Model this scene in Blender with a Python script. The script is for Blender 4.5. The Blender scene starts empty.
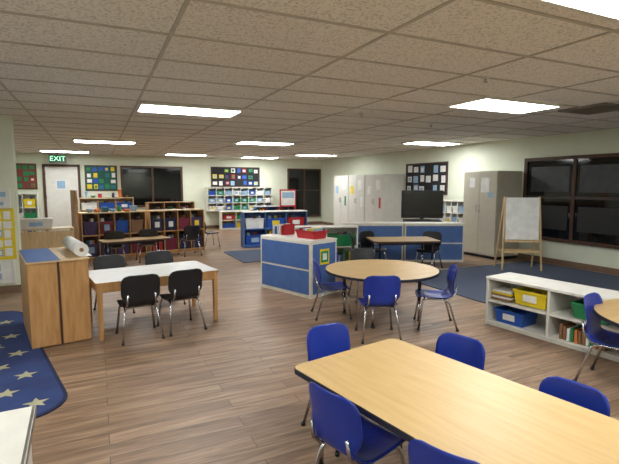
import bpy, bmesh, math, random
from mathutils import Vector, Matrix
random.seed(7)
R=math.radians
def lin(c):
    return tuple((x/255/12.92 if x/255<=0.04045 else ((x/255+0.055)/1.055)**2.4) for x in c)
MC={}
def M(name,rgb=(200,200,200),rough=.5,metal=0,kind='plain',rgb2=None,emit=0,bump=0,spec=.5,scale=8):
    if name in MC: return MC[name]
    m=bpy.data.materials.new(name);m.use_nodes=True
    nt=m.node_tree;n=nt.nodes;l=nt.links
    b=n['Principled BSDF'];b.inputs['Roughness'].default_value=rough;b.inputs['Metallic'].default_value=metal
    b.inputs['Specular IOR Level'].default_value=spec
    c=lin(rgb);c2=lin(rgb2) if rgb2 else tuple(x*.86 for x in c)
    tc=n.new('ShaderNodeTexCoord')
    if kind=='wood':
        mp=n.new('ShaderNodeMapping');mp.inputs['Scale'].default_value=(14,14,1.6)
        if scale=='x': mp.inputs['Scale'].default_value=(1.6,16,14)
        if scale=='y': mp.inputs['Scale'].default_value=(16,1.6,14)
        no=n.new('ShaderNodeTexNoise');no.inputs['Scale'].default_value=2.2;no.inputs['Detail'].default_value=6;no.inputs['Distortion'].default_value=.4
        l.new(tc.outputs['Object'],mp.inputs[0]);l.new(mp.outputs[0],no.inputs['Vector'])
    else:
        no=n.new('ShaderNodeTexNoise');no.inputs['Scale'].default_value=scale if not isinstance(scale,str) else 8;no.inputs['Detail'].default_value=4
        l.new(tc.outputs['Object'],no.inputs['Vector'])
    cr=n.new('ShaderNodeValToRGB');cr.color_ramp.elements[0].position=.35;cr.color_ramp.elements[1].position=.65
    cr.color_ramp.elements[0].color=(*c2,1);cr.color_ramp.elements[1].color=(*c,1)
    l.new(no.outputs['Fac'],cr.inputs[0]);l.new(cr.outputs[0],b.inputs['Base Color'])
    if bump:
        bp=n.new('ShaderNodeBump');bp.inputs['Strength'].default_value=bump;bp.inputs['Distance'].default_value=.01
        l.new(no.outputs['Fac'],bp.inputs['Height']);l.new(bp.outputs[0],b.inputs['Normal'])
    if emit:
        b.inputs['Emission Color'].default_value=(*c,1);b.inputs['Emission Strength'].default_value=emit
    MC[name]=m;return m
class B:
    def __init__(s,name,loc=(0,0,0),rz=0):
        s.name=name;s.loc=loc;s.rz=rz;s.bm=bmesh.new();s.mats=[]
    def mi(s,m):
        if m not in s.mats:s.mats.append(m)
        return s.mats.index(m)
    def faces(s,vs,fs,m,smooth=False):
        i=s.mi(m);V=[s.bm.verts.new(v) for v in vs];out=[]
        for f in fs:
            F=s.bm.faces.new([V[k] for k in f]);F.material_index=i;F.smooth=smooth;out.append(F)
        return out
    def box(s,x0,x1,y0,y1,z0,z1,m,tx=0,ty=0):
        v=[(x0+tx,y0+ty,z0),(x1-tx,y0+ty,z0),(x1-tx,y1-ty,z0),(x0+tx,y1-ty,z0),(x0,y0,z1),(x1,y0,z1),(x1,y1,z1),(x0,y1,z1)]
        s.faces(v,[(3,2,1,0),(4,5,6,7),(0,1,5,4),(1,2,6,5),(2,3,7,6),(3,0,4,7)],m)
    def tube(s,pts,r,m,seg=8,r2=None):
        pts=[Vector(p) for p in pts];n=len(pts);rings=[]
        i=s.mi(m);up=None
        for k,p in enumerate(pts):
            t=(pts[min(k+1,n-1)]-pts[max(k-1,0)]).normalized()
            if up is None:
                up=t.orthogonal().normalized()
            else:
                up=(up-t*up.dot(t)).normalized()
            w=t.cross(up)
            rr=r if r2 is None else r+(r2-r)*k/(n-1)
            rings.append([s.bm.verts.new(p+up*rr*math.cos(2*math.pi*a/seg)+w*rr*math.sin(2*math.pi*a/seg)) for a in range(seg)])
        for k in range(n-1):
            for a in range(seg):
                F=s.bm.faces.new([rings[k][a],rings[k][(a+1)%seg],rings[k+1][(a+1)%seg],rings[k+1][a]]);F.material_index=i;F.smooth=True
        F=s.bm.faces.new(rings[0][::-1]);F.material_index=i
        F=s.bm.faces.new(rings[-1]);F.material_index=i
    def prism(s,poly,z0,z1,m,mside=None):
        n=len(poly);v=[(x,y,z0) for x,y in poly]+[(x,y,z1) for x,y in poly]
        s.faces(v,[tuple(range(n))[::-1],tuple(range(n,2*n))],m)
        s.faces(v,[(k,(k+1)%n,n+(k+1)%n,n+k) for k in range(n)],mside or m)
    def tub(s,cx,cy,z,w,d,h,m,label=None):
        t=.012;tp=.018
        x0,x1,y0,y1=cx-w/2,cx+w/2,cy-d/2,cy+d/2
        def rect(x0,x1,y0,y1,z):return[(x0,y0,z),(x1,y0,z),(x1,y1,z),(x0,y1,z)]
        v=rect(x0+tp,x1-tp,y0+tp,y1-tp,z)+rect(x0,x1,y0,y1,z+h)+rect(x0+t,x1-t,y0+t,y1-t,z+h)+rect(x0+tp+t,x1-tp-t,y0+tp+t,y1-tp-t,z+t)
        f=[(3,2,1,0),(12,13,14,15)]
        for a,b in((0,4),(4,8),(8,12)):
            for k in range(4):
                f.append((a+k,a+(k+1)%4,b+(k+1)%4,b+k))
        s.faces(v,f,m)
        s.box(x0-.008,x1+.008,y0-.008,y0+.004,z+h-.02,z+h,m);s.box(x0-.008,x1+.008,y1-.004,y1+.008,z+h-.02,z+h,m)
        s.box(x0-.008,x0+.004,y0,y1,z+h-.02,z+h,m);s.box(x1-.004,x1+.008,y0,y1,z+h-.02,z+h,m)
        if label:s.box(cx-w*.2,cx+w*.2,y0-.002,y0+.014,z+h*.3,z+h*.75,label)
    def add_bm(s,o,m):
        i=s.mi(m)
        for f in o.faces:f.material_index=i
        me=bpy.data.meshes.new('t');o.to_mesh(me);s.bm.from_mesh(me);bpy.data.meshes.remove(me);o.free()
    def done(s,bevel=0):
        me=bpy.data.meshes.new(s.name)
        bmesh.ops.recalc_face_normals(s.bm,faces=s.bm.faces)
        s.bm.to_mesh(me);s.bm.free()
        for m in s.mats:me.materials.append(m)
        ob=bpy.data.objects.new(s.name,me);bpy.context.collection.objects.link(ob)
        ob.location=s.loc;ob.rotation_euler[2]=R(s.rz)
        if bevel:
            md=ob.modifiers.new('bevel','BEVEL');md.width=bevel;md.segments=2;md.limit_method='ANGLE';md.angle_limit=R(50)
        return ob
def inst(ob,loc,rz,name=None,sc=1):
    o=bpy.data.objects.new(name or ob.name.split('.')[0],ob.data);bpy.context.collection.objects.link(o)
    o.location=loc;o.rotation_euler[2]=R(rz);o.scale=(sc*(.9 if sc<1 else 1),sc,sc)
    return o
def rrect(w,d,r,seg=6):
    p=[]
    for cx,cy,a0 in((w/2-r,d/2-r,0),(-w/2+r,d/2-r,90),(-w/2+r,-d/2+r,180),(w/2-r,-d/2+r,270)):
        for k in range(seg+1):
            a=R(a0+90*k/seg);p.append((cx+r*math.cos(a),cy+r*math.sin(a)))
    return p
# ---------------- palette
WALL=M('wall_paint',(215,219,200),.7,scale=3,rgb2=(209,214,194))
WHITE=M('white_laminate',(223,221,212),.4,rgb2=(214,212,203))
OFFW=M('offwhite_paint',(218,217,209),.5,rgb2=(210,209,201))
WOOD=M('maple_wood',(192,148,96),.42,kind='wood',rgb2=(171,125,76))
WOODL=M('light_birch_wood',(211,183,139),.42,kind='wood',rgb2=(196,163,115))
WOODD=M('dark_brown_wood',(84,54,38),.5,kind='wood',rgb2=(62,40,28))
TTOP=M('oak_laminate_top',(208,177,122),.38,kind='wood',rgb2=(199,166,111),scale='y')
TTOPX=M('oak_laminate_round',(197,168,118),.38,kind='wood',rgb2=(183,150,100),scale='x')
GREYTOP=M('grey_white_laminate',(196,196,192),.35,rgb2=(188,188,185))
EDGE=M('navy_rubber_edge',(28,32,52),.5)
BLUEP=M('blue_plastic',(24,52,152),.34,rgb2=(20,46,143))
BLACKP=M('black_plastic',(24,26,32),.38)
NAVYP=M('navy_plastic',(30,36,70),.4)
CHROME=M('chrome_steel',(200,200,205),.22,1)
DMET=M('dark_metal',(40,40,44),.4,.6)
BLUEPAN=M('blue_panel',(71,106,164),.5,rgb2=(65,98,156))
TRIMW=M('shelf_trim_cream',(218,213,201),.45)
CAB=M('cabinet_beige',(189,184,168),.45,rgb2=(183,178,162))
CABW=M('cabinet_grey_white',(205,204,196),.45,rgb2=(199,198,190))
GLASS=M('night_window_glass',(14,16,18),.06,rgb2=(10,12,13),spec=.5)
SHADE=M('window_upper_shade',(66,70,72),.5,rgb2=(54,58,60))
CARP=M('blue_grey_carpet',(77,86,105),.95,rgb2=(63,72,91),bump=.5,scale=120)
PAPER=M('paper_white',(228,228,225),.7)
CORK=M('board_black',(30,30,34),.8)
RED=M('red_plastic',(176,36,42),.4);YEL=M('yellow_plastic',(226,202,34),.4);GRN=M('green_plastic',(30,130,80),.4)
BLU=M('bin_blue',(32,84,176),.4);PUR=M('bin_purple',(66,50,92),.45);TEAL=M('bin_teal',(40,92,104),.45);ORG=M('orange_card',(206,120,56),.6)
PINK=M('pink_card',(204,110,140),.7);BRN=M('brown_cardboard',(140,104,72),.7);LBL=M('light_blue_card',(146,178,206),.7);DKR=M('bin_maroon',(120,36,58),.45)
COLS=[RED,YEL,GRN,BLU,PUR,TEAL,ORG,PINK,LBL,PAPER,PAPER,BRN]
SOFT=[BRN,PAPER,LBL,TEAL,ORG,PAPER,BRN,PUR]
X0,X1,Y0,Y1,H=-2.6,7.85,-2.2,15.6,2.44
def floor_mat():
    m=bpy.data.materials.new('wood_plank_floor');m.use_nodes=True;n=m.node_tree.nodes;l=m.node_tree.links;b=n['Principled BSDF']
    tc=n.new('ShaderNodeTexCoord')
    br=n.new('ShaderNodeTexBrick');br.inputs['Scale'].default_value=1;br.inputs['Brick Width'].default_value=1.22;br.inputs['Row Height'].default_value=.13
    br.inputs['Mortar Size'].default_value=.0018;br.inputs['Color1'].default_value=(0,0,0,1);br.inputs['Color2'].default_value=(1,1,1,1);br.inputs['Mortar'].default_value=(.5,.5,.5,1);br.offset=.37
    l.new(tc.outputs['Object'],br.inputs['Vector'])
    mp=n.new('ShaderNodeMapping');mp.inputs['Scale'].default_value=(1.1,13,1);l.new(tc.outputs['Object'],mp.inputs[0])
    add=n.new('ShaderNodeVectorMath');add.operation='ADD';sc=n.new('ShaderNodeVectorMath');sc.operation='SCALE';sc.inputs['Scale'].default_value=9
    l.new(br.outputs['Color'],sc.inputs[0]);l.new(mp.outputs[0],add.inputs[0]);l.new(sc.outputs[0],add.inputs[1])
    no=n.new('ShaderNodeTexNoise');no.inputs['Scale'].default_value=1.6;no.inputs['Detail'].default_value=8;no.inputs['Roughness'].default_value=.62;no.inputs['Distortion'].default_value=.6
    l.new(add.outputs[0],no.inputs['Vector'])
    cr=n.new('ShaderNodeValToRGB');e=cr.color_ramp.elements
    e[0].position=.31;e[0].color=(*lin((106,82,63)),1);e[1].position=.69;e[1].color=(*lin((175,147,120)),1)
    k=e.new(.5);k.color=(*lin((144,116,91)),1)
    l.new(no.outputs['Fac'],cr.inputs[0])
    mx=n.new('ShaderNodeMix');mx.data_type='RGBA';mx.blend_type='MULTIPLY';mx.inputs[0].default_value=1
    c2=n.new('ShaderNodeValToRGB');c2.color_ramp.elements[0].color=(.78,.78,.78,1);c2.color_ramp.elements[1].color=(1.06,1.06,1.06,1)
    l.new(br.outputs['Color'],c2.inputs[0]);l.new(cr.outputs[0],mx.inputs[6]);l.new(c2.outputs[0],mx.inputs[7])
    m2=n.new('ShaderNodeMix');m2.data_type='RGBA';l.new(br.outputs['Fac'],m2.inputs[0]);l.new(mx.outputs[2],m2.inputs[6]);m2.inputs[7].default_value=(.055,.04,.03,1)
    l.new(m2.outputs[2],b.inputs['Base Color']);b.inputs['Roughness'].default_value=.44
    return m
def ceil_mat():
    m=bpy.data.materials.new('acoustic_ceiling_tile');m.use_nodes=True;n=m.node_tree.nodes;l=m.node_tree.links;b=n['Principled BSDF']
    tc=n.new('ShaderNodeTexCoord')
    no=n.new('ShaderNodeTexNoise');no.inputs['Scale'].default_value=60;no.inputs['Detail'].default_value=6;l.new(tc.outputs['Object'],no.inputs['Vector'])
    cr=n.new('ShaderNodeValToRGB');e=cr.color_ramp.elements
    e[0].position=.38;e[0].color=(*lin((197,194,187)),1);e[1].position=.5;e[1].color=(*lin((230,227,220)),1)
    l.new(no.outputs['Fac'],cr.inputs[0]);l.new(cr.outputs[0],b.inputs['Base Color']);b.inputs['Roughness'].default_value=.9
    bp=n.new('ShaderNodeBump');bp.inputs['Strength'].default_value=.3;bp.inputs['Distance'].default_value=.004;l.new(no.outputs['Fac'],bp.inputs['Height']);l.new(bp.outputs[0],b.inputs['Normal'])
    return m
b=B('floor');b.box(X0-.15,X1+.15,Y0-.15,Y1+.15,-.1,0,floor_mat());b.done()
b=B('ceiling');b.box(X0-.15,X1+.15,Y0-.15,Y1+.15,H,H+.1,ceil_mat());b.done()
BAR=M('ceiling_tbar',(186,181,170),.6)
b=B('ceiling_grid')
gx,gy=.46,5.46
x=gx-1.22*4
while x<X1:
    if x>X0:b.box(x-.012,x+.012,Y0,Y1,H-.008,H,BAR)
    x+=1.22
y=gy-.61*20
while y<Y1:
    if y>Y0:b.box(X0,X1,y-.012,y+.012,H-.0075,H,BAR)
    y+=.61
b.done()
def wall(name,x0,x1,y0,y1):
    b=B(name);b.box(x0,x1,y0,y1,0,H,WALL);b.done()
wall('wall_right',X1,X1+.15,Y0,Y1);wall('wall_left',X0-.15,X0,Y0,Y1)
wall('wall_far',X0-.15,X1+.15,Y1,Y1+.15);wall('wall_near',X0-.15,X1+.15,Y0-.15,Y0)
wall('wall_left_stub',X0,-1.02,7.4,7.55)
BB=M('baseboard_vinyl',(120,96,76),.5)
b=B('baseboard_right');b.box(X1-.012,X1,Y0,Y1,0,.1,BB);b.done()
b=B('baseboard_far');b.box(X0,X1-.02,Y1-.012,Y1,0,.1,BB);b.done()
b=B('baseboard_left_stub');b.box(X0,-1.02,7.388,7.4,0,.1,BB);b.done()
# ---------------- ceiling lights
PANEL=M('fluorescent_diffuser',(247,249,249),.5,emit=25.5,rgb2=(247,249,249))
LF=M('fixture_frame',(220,218,210),.5)
first=None
for (cx,cy) in [(1.08,5.8),(4.35,3.9),(2.32,1.34),(.2,10.7),(2.5,14.2),(3.4,9.55),(5.0,14.6),(6.2,12.7),(6.75,8.0),(-.75,14.2),(-1.2,2.6),(5.8,.2),(-.8,-1),(2.4,-1.6)]:
    if first is None:
        b=B('ceiling_light_panel',(cx,cy,H-.03))
        b.box(-.58,.58,-.275,.275,-.001,.006,PANEL)
        for a in((-.61,.61,-.305,-.275),(-.61,.61,.275,.305),(-.61,-.58,-.275,.275),(.58,.61,-.275,.275)):b.box(*a,-.004,.03,LF)
        first=b.done()
    else: inst(first,(cx,cy,H-.03),0)
b=B('ceiling_vent',(5.6,3.62,H-.02));VM=M('vent_grille',(130,124,114),.5)
for a in((-.3,.3,-.3,-.26),(-.3,.3,.26,.3),(-.3,-.26,-.26,.26),(.26,.3,-.26,.26)):b.box(*a,-.004,.02,VM)
b.box(-.26,.26,-.26,.26,.014,.018,M('vent_dark',(25,24,22),.8))
for k in range(9):b.box(-.26,.26,-.24+k*.058,-.215+k*.058,0,.008,VM)
b.done()
for p in[(3.1,3.0),(3.2,5.2),(4.7,5.6)]:
    b=B('sprinkler_head',(p[0],p[1],H-.05));b.tube([(0,0,.05),(0,0,.03)],.035,LF,12);b.tube([(0,0,.03),(0,0,.0)],.008,CHROME);b.tube([(0,0,.004),(0,0,0)],.02,CHROME,10);b.done()
# ---------------- windows
def window(name,loc,rz,w,z0,z1,nx,rail=None,fw=.06,shade=False):
    b=B(name,loc,rz)
    b.box(-w/2,w/2,-.02,-.004,z0,z1,GLASS)
    b.box(-w/2-fw,w/2+fw,-.05,0,z1,z1+fw,WOODD);b.box(-w/2-fw,w/2+fw,-.07,0,z0-fw,z0,WOODD)
    b.box(-w/2-fw,-w/2,-.05,0,z0,z1,WOODD);b.box(w/2,w/2+fw,-.05,0,z0,z1,WOODD)
    for k in range(1,nx):
        x=-w/2+w*k/nx;b.box(x-.03,x+.03,-.045,0,z0,z1,WOODD)
    if rail:b.box(-w/2,w/2,-.04,0,rail-.025,rail+.025,M('window_rail_alu',(60,52,46),.4))
    if shade:
        for k in range(nx):
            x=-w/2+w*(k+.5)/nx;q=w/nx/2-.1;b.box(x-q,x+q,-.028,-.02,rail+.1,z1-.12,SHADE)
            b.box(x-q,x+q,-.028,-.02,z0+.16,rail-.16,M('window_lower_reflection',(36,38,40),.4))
    b.done()
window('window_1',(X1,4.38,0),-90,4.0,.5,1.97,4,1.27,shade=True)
window('window_2',(1.65,Y1,0),0,1.8,.85,2.05,2)
window('window_3',(7.1,Y1,0),0,1.25,.35,2.05,2,1.3)
# ---------------- door + exit
DR=M('door_handle_steel',(150,150,150),.3,1)
b=B('door_1',(-.95,Y1,0),0)
b.box(-.43,.43,-.04,0,.01,2.05,OFFW)
b.tube([(.36,-.05,1.0),(.36,-.1,1.0),(.25,-.1,1.0)],.012,DR)
b.box(.33,.39,-.046,-.04,.94,1.1,DR)
b.box(-.18,.12,-.045,-.041,1.35,1.68,PAPER);b.box(-.14,.08,-.047,-.045,1.4,1.62,LBL)
for z in(.3,1.1,1.8):b.box(-.435,-.42,-.05,-.04,z,z+.1,DR)
b.done(.003)
b=B('door_frame',(-.95,Y1,0),0)
b.box(-.5,-.43,-.06,0,0,2.12,WOODD);b.box(.43,.5,-.06,0,0,2.12,WOODD);b.box(-.5,.5,-.06,0,2.05,2.12,WOODD);b.done()
b=B('exit_sign',(-1.0,Y1-.5,2.14))
SG=M('exit_sign_housing',(40,52,46),.5)
b.box(-.22,.22,-.03,.03,0,.24,SG);b.tube([(0,0,.24),(0,0,.3)],.012,SG);
ex=b.done(.004)
cu=bpy.data.curves.new('exit_lettering','FONT');cu.body='EXIT';cu.size=.2;cu.extrude=.002;cu.align_x='CENTER';cu.align_y='CENTER'
to=bpy.data.objects.new('exit_lettering',cu);bpy.context.collection.objects.link(to)
to.parent=ex;to.location=(0,-.033,.12);to.rotation_euler=(R(90),0,0);cu.materials.append(M('exit_letter_green',(150,255,190),.5,emit=1.2))
# ---------------- bulletin boards
def board(name,loc,rz,w,z0,z1,bg,frame,cols,nx,nz,fill=.85,seed=1,sz=.8):
    rnd=random.Random(seed);b=B(name,loc,rz)
    b.box(-w/2,w/2,-.015,-.001,z0,z1,bg)
    f=.03
    b.box(-w/2-f,w/2+f,-.025,-.001,z1,z1+f,frame);b.box(-w/2-f,w/2+f,-.025,-.001,z0-f,z0,frame);b.box(-w/2-f,-w/2,-.025,-.001,z0,z1,frame);b.box(w/2,w/2+f,-.025,-.001,z0,z1,frame)
    cw=w/nx;ch=(z1-z0)/nz
    for i in range(nx):
        for j in range(nz):
            if rnd.random()>fill:continue
            cx=-w/2+cw*(i+.5)+rnd.uniform(-.08,.08)*cw;cz=z0+ch*(j+.5)+rnd.uniform(-.08,.08)*ch
            a=cw*sz*.5*rnd.uniform(.7,1);c=ch*sz*.5*rnd.uniform(.7,1)
            b.box(cx-a,cx+a,-.019,-.015,cz-c,cz+c,rnd.choice(cols))
            if rnd.random()>.5:b.box(cx-a*.6,cx+a*.6,-.021,-.019,cz-c*.6,cz+c*.5,rnd.choice(cols))
    b.done()
BLK=CORK
board('bulletin_board',(-1.88,Y1,0),0,.5,1.4,2.1,M('board_redgreen',(120,60,50),.8),WOODD,[GRN,RED,PAPER,GRN],3,4,seed=3)
board('bulletin_board',(.13,Y1,0),0,.86,1.35,2.08,M('board_teal',(40,90,80),.8),WOODD,[GRN,YEL,BLU,PAPER,YEL,GRN],5,4,seed=5)
board('bulletin_board',(4.45,Y1,0),0,1.7,1.47,2.1,BLK,WOODD,[GRN,YEL,BLU,LBL,PAPER,RED,PUR],8,3,seed=9,sz=.75)
board('bulletin_board',(X1,9.5,0),-90,1.6,1.28,2.05,BLK,WOODD,[PAPER,PAPER,LBL,PAPER],6,3,seed=4,sz=.75)
board('calendar_chart',(-1.42,7.4,0),0,.66,.5,1.15,YEL,YEL,[PAPER,PAPER,PAPER,LBL],6,5,fill=.95,seed=8,sz=.92)
board('wall_poster',(-1.28,7.4,0),0,.32,1.2,1.42,PAPER,WHITE,[PAPER,LBL],2,2,seed=9)
board('wall_poster',(-1.3,7.4,0),0,.36,.16,.44,PAPER,WHITE,[PAPER,LBL,PAPER],3,2,seed=19)
# ---------------- cabinets
def cabinet(name,loc,rz,w,d,h,papers=(),CAB=CAB):
    b=B(name,loc,rz)
    b.box(-w/2,w/2,.02,d,.06,h,CAB);b.box(-w/2+.02,w/2-.02,.05,d-.02,0,.06,DMET)
    b.box(-w/2+.008,-.004,0,.02,.08,h-.02,CAB);b.box(.004,w/2-.008,0,.02,.08,h-.02,CAB)
    for s_ in(-1,1):
        b.tube([(s_*.04,-.003,.95),(s_*.04,-.035,.96),(s_*.04,-.035,1.08),(s_*.04,-.003,1.09)],.007,DR)
    for(px,pz,pw,ph,m) in papers:b.box(px-pw/2,px+pw/2,-.004,0,pz-ph/2,pz+ph/2,m)
    b.done(.004)
cabinet('storage_cabinet',(7.14,6.95,0),-90,.9,.68,1.78,[(.15,1.5,.22,.3,PAPER),(.3,1.3,.12,.1,LBL),(-.2,1.55,.14,.2,PAPER)])
for k,y in enumerate((10.88,11.85,12.82)):
    cabinet('storage_cabinet',(7.14,y,0),-90,.95,.68,1.8,[(.2,1.5,.2,.28,PAPER),(-.25,1.35,.18,.24,[PAPER,YEL,LBL][k]),(.3,1.0,.1,.3,[RED,PAPER,GRN][k])],CABW)
# ---------------- chair
def make_chair(name,mat,seed=0):
    b=B(name)
    prof=[(-.195,.315),(-.18,.338),(-.13,.345),(-.05,.338),(.03,.334),(.10,.338),(.145,.358),(.168,.40),(.18,.46),(.192,.53),(.205,.60),(.213,.655)]
    P=[Vector((p[0],p[1])) for p in prof];S=[]
    for k in range(len(P)-1):
        p0=P[max(k-1,0)];p1=P[k];p2=P[k+1];p3=P[min(k+2,len(P)-1)]
        for j in range(3):
            t=j/3;S.append(.5*((2*p1)+(-p0+p2)*t+(2*p0-5*p1+4*p2-p3)*t*t+(-p0+3*p1-3*p2+p3)*t**3))
    S.append(P[-1])
    L=[0]
    for k in range(1,len(S)):L.append(L[-1]+(S[k]-S[k-1]).length)
    T=L[-1];bm=bmesh.new();rows=[];NX=14
    for k,p in enumerate(S):
        d0=L[k];d1=T-L[k];W=.178;r=.075
        bend=math.exp(-((p.y-.385)/.04)**2) if p.x>.1 else 0
        W-=.035*bend
        for d in(d0,d1):
            if d<r:W=W-r+math.sqrt(max(r*r-(r-d)**2,0))
        W=max(W,.095)
        row=[]
        u=min(max((p.y-.36)/.12,0),1)
        for i in range(NX+1):
            t=-1+2*i/NX
            q=W*t
            y=p.x-u*.035*(q/.178)**2;z=p.y+(1-u)*.012*(q/.178)**2-(.012 if u==0 else 0)*(1-(q/.178)**2)*(1 if -.15<p.x<.08 else 0)
            row.append(bm.verts.new((q,y,z)))
        rows.append(row)
    for k in range(len(rows)-1):
        for i in range(NX):
            bm.faces.new([rows[k][i],rows[k][i+1],rows[k+1][i+1],rows[k+1][i]])
    bmesh.ops.recalc_face_normals(bm,faces=bm.faces)
    bmesh.ops.solidify(bm,geom=bm.faces[:],thickness=.007)
    for f in bm.faces:f.smooth=True
    b.add_bm(bm,mat)
    for s_ in(-1,1):
        b.tube([(s_*.185,-.185,.01),(s_*.155,-.15,.27),(s_*.145,-.135,.312),(s_*.14,-.10,.322),(s_*.14,.06,.318),(s_*.142,.10,.31),(s_*.15,.125,.28),(s_*.185,.205,.01)],.0105,CHROME)
        b.tube([(s_*.135,.02,.316),(s_*.135,.13,.325),(s_*.13,.185,.38),(s_*.125,.20,.47)],.009,CHROME)
        for y in(-.187,.207):b.tube([(s_*.186,y,0),(s_*.185,y,.02)],.015,BLACKP,10)
    b.tube([(-.145,-.12,.318),(.145,-.12,.318)],.008,CHROME);b.tube([(-.14,.07,.316),(.14,.07,.316)],.008,CHROME)
    return b.done()
ch_blue=make_chair('school_chair',BLUEP);ch_blue.location=(1.29,2.27,0);ch_blue.rotation_euler[2]=R(6);ch_blue.scale=(.88,.95,.95)
TR=11
for x,y,a,s in[(1.71,1.87,-84+TR,.95),(1.74,1.22,-90+TR,.93),(1.04,1.68,106,.97),(1.18,1.15,115,.97),
             (2.4,4.5,72,1),(2.47,3.66,158,1),(3.22,3.7,-122,1),(3.48,1.98,15,1)]:
    inst(ch_blue,(x,y,0),a,'school_chair',s)
ch_black=make_chair('school_chair',BLACKP);ch_black.location=(.32,4.68,0);ch_black.rotation_euler[2]=R(186)
for x,y,a in[(.74,4.77,192),(.12,5.72,8),(.72,5.85,12),(.25,9.25,180),(.85,9.4,185),(1.75,9.8,190),(4.12,6.6,60),(5.35,6.35,-60),(4.5,6.85,10),(3.15,4.95,-15),(2.45,11.0,100)]:
    inst(ch_black,(x,y,0),a,'school_chair')
# ---------------- tables
def leg(b,x,y,h,m1=DMET,m2=CHROME):
    b.tube([(x,y,h),(x,y,.24)],.019,m1,12);b.tube([(x,y,.24),(x,y,.02)],.014,m2,12);b.tube([(x,y,.02),(x,y,0)],.022,BLACKP,12)
def rect_table(name,loc,rz,w,d,h,top,edge,r=.05):
    b=B(name,loc,rz)
    b.prism(rrect(w,d,r),h-.028,h,top,edge)
    b.prism(rrect(w+.008,d+.008,r+.004),h-.027,h-.003,edge)
    for sx in(-1,1):
        for sy in(-1,1):leg(b,sx*(w/2-.12),sy*(d/2-.1),h-.028)
    for sy in(-1,1):b.box(-w/2+.14,w/2-.14,sy*(d/2-.1)-.01,sy*(d/2-.1)+.01,h-.07,h-.028,DMET)
    for sx in(-1,1):b.box(sx*(w/2-.12)-.01,sx*(w/2-.12)+.01,-d/2+.12,d/2-.12,h-.07,h-.028,DMET)
    return b.done()
TRr=R(TR);dx,dy=math.sin(TRr),-math.cos(TRr);wx,wy=math.cos(TRr),math.sin(TRr)
Ax,Ay=.875,2.085
rect_table('activity_table',(Ax+.38*wx+.915*dx,Ay+.38*wy+.915*dy,0),TR,.76,1.83,.56,TTOP,EDGE)
def round_table(name,loc,r,h):
    b=B(name,loc)
    p=[(r*math.cos(2*math.pi*k/64),r*math.sin(2*math.pi*k/64)) for k in range(64)]
    b.prism(p,h-.028,h,TTOPX,EDGE);b.prism([(x*1.006,y*1.006) for x,y in p],h-.027,h-.003,EDGE)
    for a in(45,135,225,315):leg(b,r*.68*math.cos(R(a)),r*.68*math.sin(R(a)),h-.028)
    for a in(45,135):
        c,s_=math.cos(R(a))*r*.68,math.sin(R(a))*r*.68;b.tube([(-c,-s_,h-.045),(c,s_,h-.045)],.015,DMET)
    b.done()
round_table('round_table',(2.87,4.2,0),.63,.56)
round_table('round_table',(3.77,1.62,0),.62,.56)
rect_table('activity_table',(4.8,6.4,0),-20,1.15,.7,.56,TTOPX,WOODD)
b=B('craft_table',(.5,5.12,0),9)
w,d,h=1.24,.76,.57
b.prism(rrect(w,d,.03),h-.02,h,GREYTOP,WOOD)
b.box(-w/2+.01,w/2-.01,-d/2+.01,-d/2+.03,h-.1,h-.02,WOOD);b.box(-w/2+.01,w/2-.01,d/2-.03,d/2-.01,h-.1,h-.02,WOOD)
b.box(-w/2+.01,-w/2+.03,-d/2+.03,d/2-.03,h-.1,h-.02,WOOD);b.box(w/2-.03,w/2-.01,-d/2+.03,d/2-.03,h-.1,h-.02,WOOD)
for sx in(-1,1):
    for sy in(-1,1):
        b.box(sx*(w/2-.035)-.025,sx*(w/2-.035)+.025,sy*(d/2-.035)-.025,sy*(d/2-.035)+.025,0,h-.02,WOOD,.006,.006)
b.done(.004)
# ---------------- shelves
def shelf(name,loc,rz,w,d,h,rows,cols,mat,back,top=None,t=.02,fill=None,seed=0,backside=None,kick=.05):
    b=B(name,loc,rz);rnd=random.Random(seed)
    b.box(-w/2,-w/2+t,0,d,0,h,mat);b.box(w/2-t,w/2,0,d,0,h,mat)
    b.box(-w/2+t,w/2-t,d-.012,d-.002,kick,h-t,back);b.box(-w/2-.005,w/2+.005,-.005,d+.005,h,h+t,top or mat)
    b.box(-w/2+t,w/2-t,.01,d-.015,kick-.01,kick+.012,mat);b.box(-w/2+t,w/2-t,.02,.035,0,kick-.01,mat)
    iw=(w-2*t)/cols;ih=(h-kick)/rows
    for c in range(1,cols):
        x=-w/2+t+iw*c;b.box(x-t/2,x+t/2,.005,d-.012,kick,h,mat)
    for r_ in range(1,rows):
        z=kick+ih*r_;b.box(-w/2+t,w/2-t,.005,d-.012,z-t/2,z+t/2,mat)
    if fill:
        for c in range(cols):
            for r_ in range(rows):
                x=-w/2+t+iw*(c+.5);z=kick+ih*r_+.013
                fill(b,x,z,iw-.03,ih-.04,d,rnd,c,r_)
    if backside:backside(b,w,d,h)
    return b
def f_books(b,x,z,w,h,d,rnd,c=0,r_=0):
    xx=x-w/2
    while xx<x+w/2-.04:
        if rnd.random()<.15:
            xx+=.05;continue
        t=rnd.uniform(.012,.04);hh=h*rnd.uniform(.55,.95);b.box(xx,xx+t,.03+rnd.uniform(0,.03),min(.25,d-.03),z,z+hh,rnd.choice(COLS));xx+=t+.002
def f_bins(palette,soft=False,lab=.4):
    def f(b,x,z,w,h,d,rnd,c,r_):
        b.tub(x,d/2-.01,z,w*.92,d*.8,h*.66,rnd.choice(palette),rnd.choice([PAPER,YEL,LBL,PAPER]) if rnd.random()<lab else None)
        for _ in range(3):
            a=rnd.uniform(-.3,.3)*w;b.box(a+x-.03,a+x+.03,d/2-.04,d/2+.03,z+.02,z+h*.8,rnd.choice(SOFT if soft else COLS))
    return f
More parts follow.
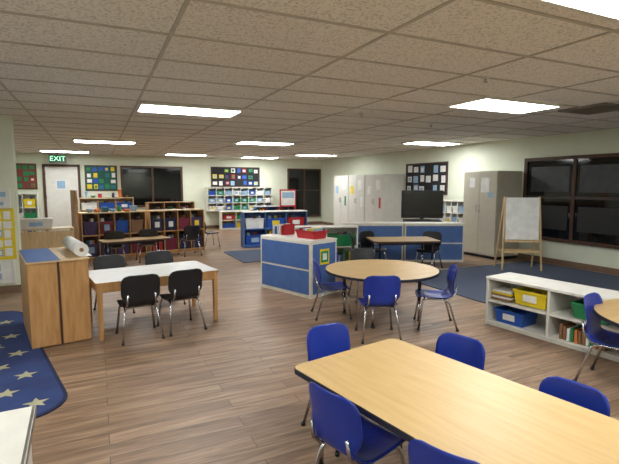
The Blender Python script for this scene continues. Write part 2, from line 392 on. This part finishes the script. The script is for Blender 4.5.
def f_mix(b,x,z,w,h,d,rnd,c,r_):
    if rnd.random()<.35:f_books(b,x,z,w,h,d,rnd)
    else:f_bins([BLU,RED,YEL,GRN,PAPER])(b,x,z,w,h,d,rnd,c,r_)
def clutter(name,loc,rz,w,n,seed,hmax=.18):
    rnd=random.Random(seed);b=B(name,loc,rz)
    for k in range(n):
        x=-w/2+w*(k+.5)/n;a=w/n*rnd.uniform(.2,.42);h=rnd.uniform(.04,hmax);m=rnd.choice(SOFT+[RED,GRN,YEL])
        if rnd.random()<.4:b.tube([(x,0,0),(x,0,h)],min(a,.05),m,14)
        elif rnd.random()<.5:b.tub(x,0,0,a*2,.2,h,m)
        else:b.box(x-a,x+a,-.09,.09,0,h,m)
    b.done()
pal=[PUR,NAVYP,BLU,DKR,TEAL,NAVYP,PUR,BRN,DKR,RED]
shelf('cubby_shelf',(.3,10.0,0),12,1.25,.38,.93,2,4,WOOD,WOODD,WOODL,fill=f_bins(pal,True,.5),seed=2).done()
shelf('cubby_shelf',(1.6,10.3,0),12,1.25,.38,.93,2,4,WOOD,WOODD,WOODL,fill=f_bins(pal,True,.5),seed=6).done()
clutter('shelf_top_toys',(.26,10.19,.951),12,1.0,7,41,.14)
b=B('wooden_room_divider',(-.36,9.82,0),12)
b.box(-.05,.0,-.02,.42,0,1.4,WOOD);b.box(-.07,.0,-.1,-.02,0,.04,WOOD);b.box(-.07,.0,.42,.5,0,.04,WOOD);b.done(.004)
rect_table('activity_table',(.6,8.95,0),12,1.2,.5,.5,TTOPX,WOODD)
shelf('book_shelf',(.25,14.9,0),0,1.5,.35,1.1,3,3,WOODL,WOODL,fill=f_mix,seed=11).done()
clutter('shelf_top_toys',(.25,15.08,1.121),0,1.3,7,43,.25)
shelf('book_shelf',(-1.95,15.1,0),0,.75,.32,1.25,3,2,WHITE,WHITE,fill=f_mix,seed=12).done()
shelf('toy_shelf',(1.9,13.2,0),8,1.3,.35,1.0,2,3,WOOD,WOODD,fill=f_mix,seed=13).done()
b=shelf('wall_cubby_unit',(4.5,15.18,.62),0,2.3,.36,.78,3,8,WHITE,WHITE,fill=f_bins([PAPER,LBL,BLU,LBL,GRN,PAPER],False,.8),seed=14,kick=.01);b.done()
shelf('toy_shelf',(4.2,14.75,0),0,1.0,.35,.6,2,2,WHITE,YEL,fill=f_mix,seed=15).done()
shelf('toy_shelf',(5.5,14.7,0),0,1.2,.35,.75,2,3,BLUEPAN,BLUEPAN,WHITE,fill=f_mix,seed=16).done()
b=B('red_display_board',(6.0,14.55,0));b.box(-.3,.3,-.02,.02,.75,1.35,RED);b.box(-.26,.26,-.025,-.02,.8,1.3,PAPER);b.box(-.22,.22,-.03,-.025,1.05,1.25,LBL)
b.box(-.3,-.27,-.02,.1,0,.75,RED);b.box(.27,.3,-.02,.1,0,.75,RED);b.done()
shelf('low_birch_shelf',(-1.0,9.15,0),188,1.1,.4,.74,2,3,WOODL,WOODL,WOODL,fill=f_books,seed=17).done()
b=B('white_storage_box',(-.98,8.95,.761),8)
b.tub(0,0,0,.5,.26,.15,WHITE,LBL);b.box(-.26,.26,-.14,.14,.15,.17,WHITE);b.done(.003)
b=B('wooden_storage_unit',(-.6,4.66,0.013),11)
b.box(0,.5,0,.02,0,.78,WOOD);b.box(0,.02,.02,.95,.0,.78,WOOD);b.box(.48,.5,.02,.95,0,.78,WOOD);b.box(0,.5,.95,.97,0,.78,WOOD);b.box(.02,.48,.02,.95,.05,.07,WOOD)
b.box(.235,.255,-.012,0,0,.78,WOODD);b.box(.02,.48,.02,.95,.40,.42,WOOD)
b.box(-.01,.51,-.015,.98,.78,.795,WOODL);b.box(.0,.27,.0,.96,.795,.80,BLUEPAN)
b.done(.004)
b=B('paper_roll',(-.31,4.87,.81),11)
b.tube([(.14,-.05,.065),(.14,.72,.065)],.065,PAPER,28);b.tube([(.14,-.055,.065),(.14,.725,.065)],.02,BRN,12);b.box(.16,.23,-.05,.72,.0,.004,PAPER);b.done()
b=B('white_low_shelf',(-.75,1.5,0),2)
b.box(-.5,.5,-.5,.56,.575,.6,WHITE);b.box(-.5,-.48,-.48,.54,0,.575,WHITE);b.box(.46,.48,-.48,.54,0,.575,WHITE);b.box(-.48,.46,.52,.54,0,.575,WHITE);b.box(-.48,.46,-.48,.52,.28,.3,WHITE)
b.box(.49,.505,-.5,.56,.572,.603,M('alu_edge',(150,148,140),.35,.8));b.done(.004)
# ---------------- blue units
def blueback(nv=2):
    def f(b,w,d,h):
        b.box(-w/2,w/2,d,d+.014,.0,h,TRIMW)
        pw=(w-.03*(nv+1))/nv
        for k in range(nv):
            x=-w/2+.03+k*(pw+.03)
            b.box(x,x+pw,d+.014,d+.02,.05,h*.5-.01,BLUEPAN);b.box(x,x+pw,d+.014,d+.02,h*.5+.015,h-.03,BLUEPAN)
    return f
def blue_unit(name,p0,p1,d,h,seed,nv=1,pic=False):
    a=math.degrees(math.atan2(p1[1]-p0[1],p1[0]-p0[0]));w=math.hypot(p1[0]-p0[0],p1[1]-p0[1])
    rz=a+180;c,s_=math.cos(R(rz)),math.sin(R(rz))
    mx,my=(p0[0]+p1[0])/2,(p0[1]+p1[1])/2
    loc=(mx-(-s_*d),my-(c*d),0)
    b=shelf(name,loc,rz,w,d,h,2,2,TRIMW,BLUEPAN,WHITE,fill=f_mix,seed=seed,backside=blueback(nv))
    for sx in(-1,1):
        xa=sx*w/2;b.box(min(xa,xa+sx*.006),max(xa,xa+sx*.006),.03,d-.03,.05,h-.03,BLUEPAN)
    if pic:
        xa=-w/2-.006
        b.box(xa-.003,xa,.16,.34,h*.58,h*.86,YEL);b.box(xa-.005,xa-.003,.18,.32,h*.62,h*.82,GRN);b.box(xa-.006,xa-.005,.21,.29,h*.66,h*.78,PAPER)
    return b
b=blue_unit('blue_shelf_unit',(2.15,6.24),(2.5,5.27),.5,.75,21,1,True)
b.done(.003)
blue_unit('blue_shelf_unit',(4.3,7.6),(5.35,7.1),.38,.74,22,1).done()
blue_unit('blue_shelf_unit',(5.37,7.09),(6.42,6.6),.38,.74,23,1).done()
shelf('white_toy_shelf',(3.65,7.05,0),-15,1.15,.38,.74,2,2,WHITE,WHITE,WHITE,fill=f_mix,seed=24).done()
shelf('blue_book_shelf',(3.9,10.2,0),-5,1.6,.38,.85,2,3,BLUEPAN,BLUEPAN,WHITE,fill=f_mix,seed=25).done()
b=B('red_basket',(2.66,5.6,.771),-70)
b.tub(0,0,0,.36,.26,.11,RED)
for k in range(8):b.box(-.15+k*.038,-.13+k*.038,-.09,.09,.02,.13+.03*random.random(),random.choice(COLS))
b.done()
b=B('standing_picture_books',(2.46,6.1,.771),-72)
for k in range(6):b.box(-.15+k*.05,-.14+k*.05,-.1,.1,0,.12+.05*random.random(),random.choice(COLS))
b.box(-.17,.17,-.11,.11,0,.01,WHITE);b.done()
b=B('television_on_cart',(6.62,8.12,0),-30)
b.box(-.46,.46,-.04,.04,.76,1.38,BLACKP);b.box(-.43,.43,-.046,-.04,.81,1.35,M('tv_screen',(8,8,10),.15));b.box(-.18,.18,-.12,.12,.72,.735,BLACKP);b.box(-.04,.04,-.03,.03,.73,.8,BLACKP)
b.box(-.4,.4,-.25,.25,.69,.72,DMET);b.box(-.4,.4,-.25,.25,.1,.13,DMET)
for sx in(-.37,.37):
    for sy in(-.22,.22):b.tube([(sx,sy,.69),(sx,sy,.05)],.018,DMET);b.tube([(sx-.012,sy,.035),(sx+.012,sy,.035)],.035,BLACKP,14)
b.done(.004)
shelf('white_cubby_shelf',(7.45,8.2,.0),-75,.85,.32,1.12,4,5,WHITE,CORK,fill=f_bins([PAPER,LBL,PAPER,WHITE],True),seed=31).done()
b=B('whiteboard_easel',(6.65,5.45,0.013),-30)
for sx in(-1,1):
    b.tube([(sx*.33,-.02,0),(sx*.29,.1,1.28)],.018,WOODL,6);b.tube([(sx*.33,.4,0),(sx*.29,.12,1.28)],.018,WOODL,6)
b.box(-.32,.32,.04,.08,.3,.34,WOODL);b.box(-.32,.32,.34,.37,.3,.33,WOODL)
vs=[(-.28,.025,.54),(.28,.025,.54),(.28,.085,1.27),(-.28,.085,1.27),(-.28,.045,.54),(.28,.045,.54),(.28,.105,1.27),(-.28,.105,1.27)]
b.faces(vs,[(0,1,2,3),(7,6,5,4),(0,4,5,1),(1,5,6,2),(2,6,7,3),(3,7,4,0)],M('whiteboard',(234,235,233),.25))
b.box(-.3,.3,-.06,.03,.5,.53,WOODL);b.done(.003)
LS=(3.84,2.83)
b=shelf('low_toy_shelf',(LS[0],LS[1],0),-82-0,1.35,.42,.5,2,2,WHITE,WHITE,WHITE,seed=1,t=.025,kick=.04)
b.done(.003)
c,s_=math.cos(R(-82)),math.sin(R(-82))
def ls(x,y):return(LS[0]+c*x-s_*y,LS[1]+s_*x+c*y)
def bin_(name,x,y,z,w,d,h,m,lab=None):
    p=ls(x,y);b=B(name,(p[0],p[1],z),-82);b.tub(0,0,0,w,d,h,m,lab)
    for _ in range(6):
        a,e=random.uniform(-.3,.3)*w,random.uniform(-.3,.3)*d;b.box(a-.03,a+.03,e-.02,e+.02,.015,h*random.uniform(.5,.95),random.choice(COLS))
    b.done()
bin_('yellow_storage_bin',-.205,.17,.293,.34,.28,.15,YEL,PAPER)
bin_('blue_storage_bin',-.42,.17,.055,.32,.28,.14,BLU,PAPER)
bin_('green_storage_bin',.36,.17,.293,.32,.28,.14,GRN)
p=ls(-.52,.1);b=B('book_stack',(p[0],p[1],.293),-82)
for k in range(5):b.box(-.11,.11,-.07+.004*k,.12,k*.02,k*.02+.017,[BRN,PAPER,BRN,YEL,PAPER][k])
b.done()
p=ls(.3,.12);b=B('book_stack',(p[0],p[1],.055),-82)
for k in range(12):b.box(-.2+k*.034,-.175+k*.034,-.08,.1,0,.11+.04*random.random(),[BRN,BRN,PAPER,GRN,ORG][k%5])
b.done()
def carpet(name,x0,x1,y0,y1,rz=0):
    b=B(name,((x0+x1)/2,(y0+y1)/2,0),rz);b.prism(rrect(x1-x0,y1-y0,.05),0.0005,.012,CARP);b.done()
carpet('blue_carpet',4.4,7.7,2.4,6.1)
carpet('blue_carpet',2.5,4.1,8.3,9.9)
RUG=M('navy_rug',(34,50,96),.95,rgb2=(44,64,114),bump=.3,scale=3)
STAR=M('rug_star_cream',(176,172,140),.95);RUGE=M('rug_edge',(28,36,70),.95)
b=B('star_rug',(0,0,0),13)
def tol(x,y):
    c,s_=math.cos(R(-13)),math.sin(R(-13));return(c*x-s_*y,s_*x+c*y)
cx,cy=tol(-.2,3.3)
W_,L_=1.6,3.1
ox,oy=cx-W_/2,cy+L_/2
b.prism([(x+ox,y+oy) for x,y in rrect(W_,L_,.28,10)],.0005,.010,RUGE)
b.prism([(x+ox,y+oy) for x,y in rrect(W_-.05,L_-.05,.26,10)],.010,.012,RUG)
for i in range(7):
    for j in range(10):
        sx=ox+W_/2-.2-i*.3-(.15 if j%2 else 0);sy=oy-L_/2+.22+j*.29
        if sx<ox-W_/2+.15:continue
        rr=.085;a0=random.uniform(0,1)
        pts=[(sx+(rr if k%2==0 else rr*.42)*math.cos(a0+k*math.pi/5),sy+(rr if k%2==0 else rr*.42)*math.sin(a0+k*math.pi/5)) for k in range(10)]
        b.prism(pts,.012,.0135,STAR)
b.done()
w=bpy.data.worlds.new('night');bpy.context.scene.world=w;w.use_nodes=True;w.node_tree.nodes['Background'].inputs[0].default_value=(.01,.012,.02,1)
cam=bpy.data.cameras.new('camera');co=bpy.data.objects.new('camera',cam);bpy.context.collection.objects.link(co)
cam.sensor_fit='HORIZONTAL';cam.sensor_width=36;cam.lens=450/619*36;cam.clip_start=.05
co.location=(0,0,1.5);co.rotation_euler=(R(90-5.96),0,R(-25.16))
bpy.context.scene.camera=co
try:
    bpy.context.scene.view_settings.view_transform='Standard'
except Exception:pass
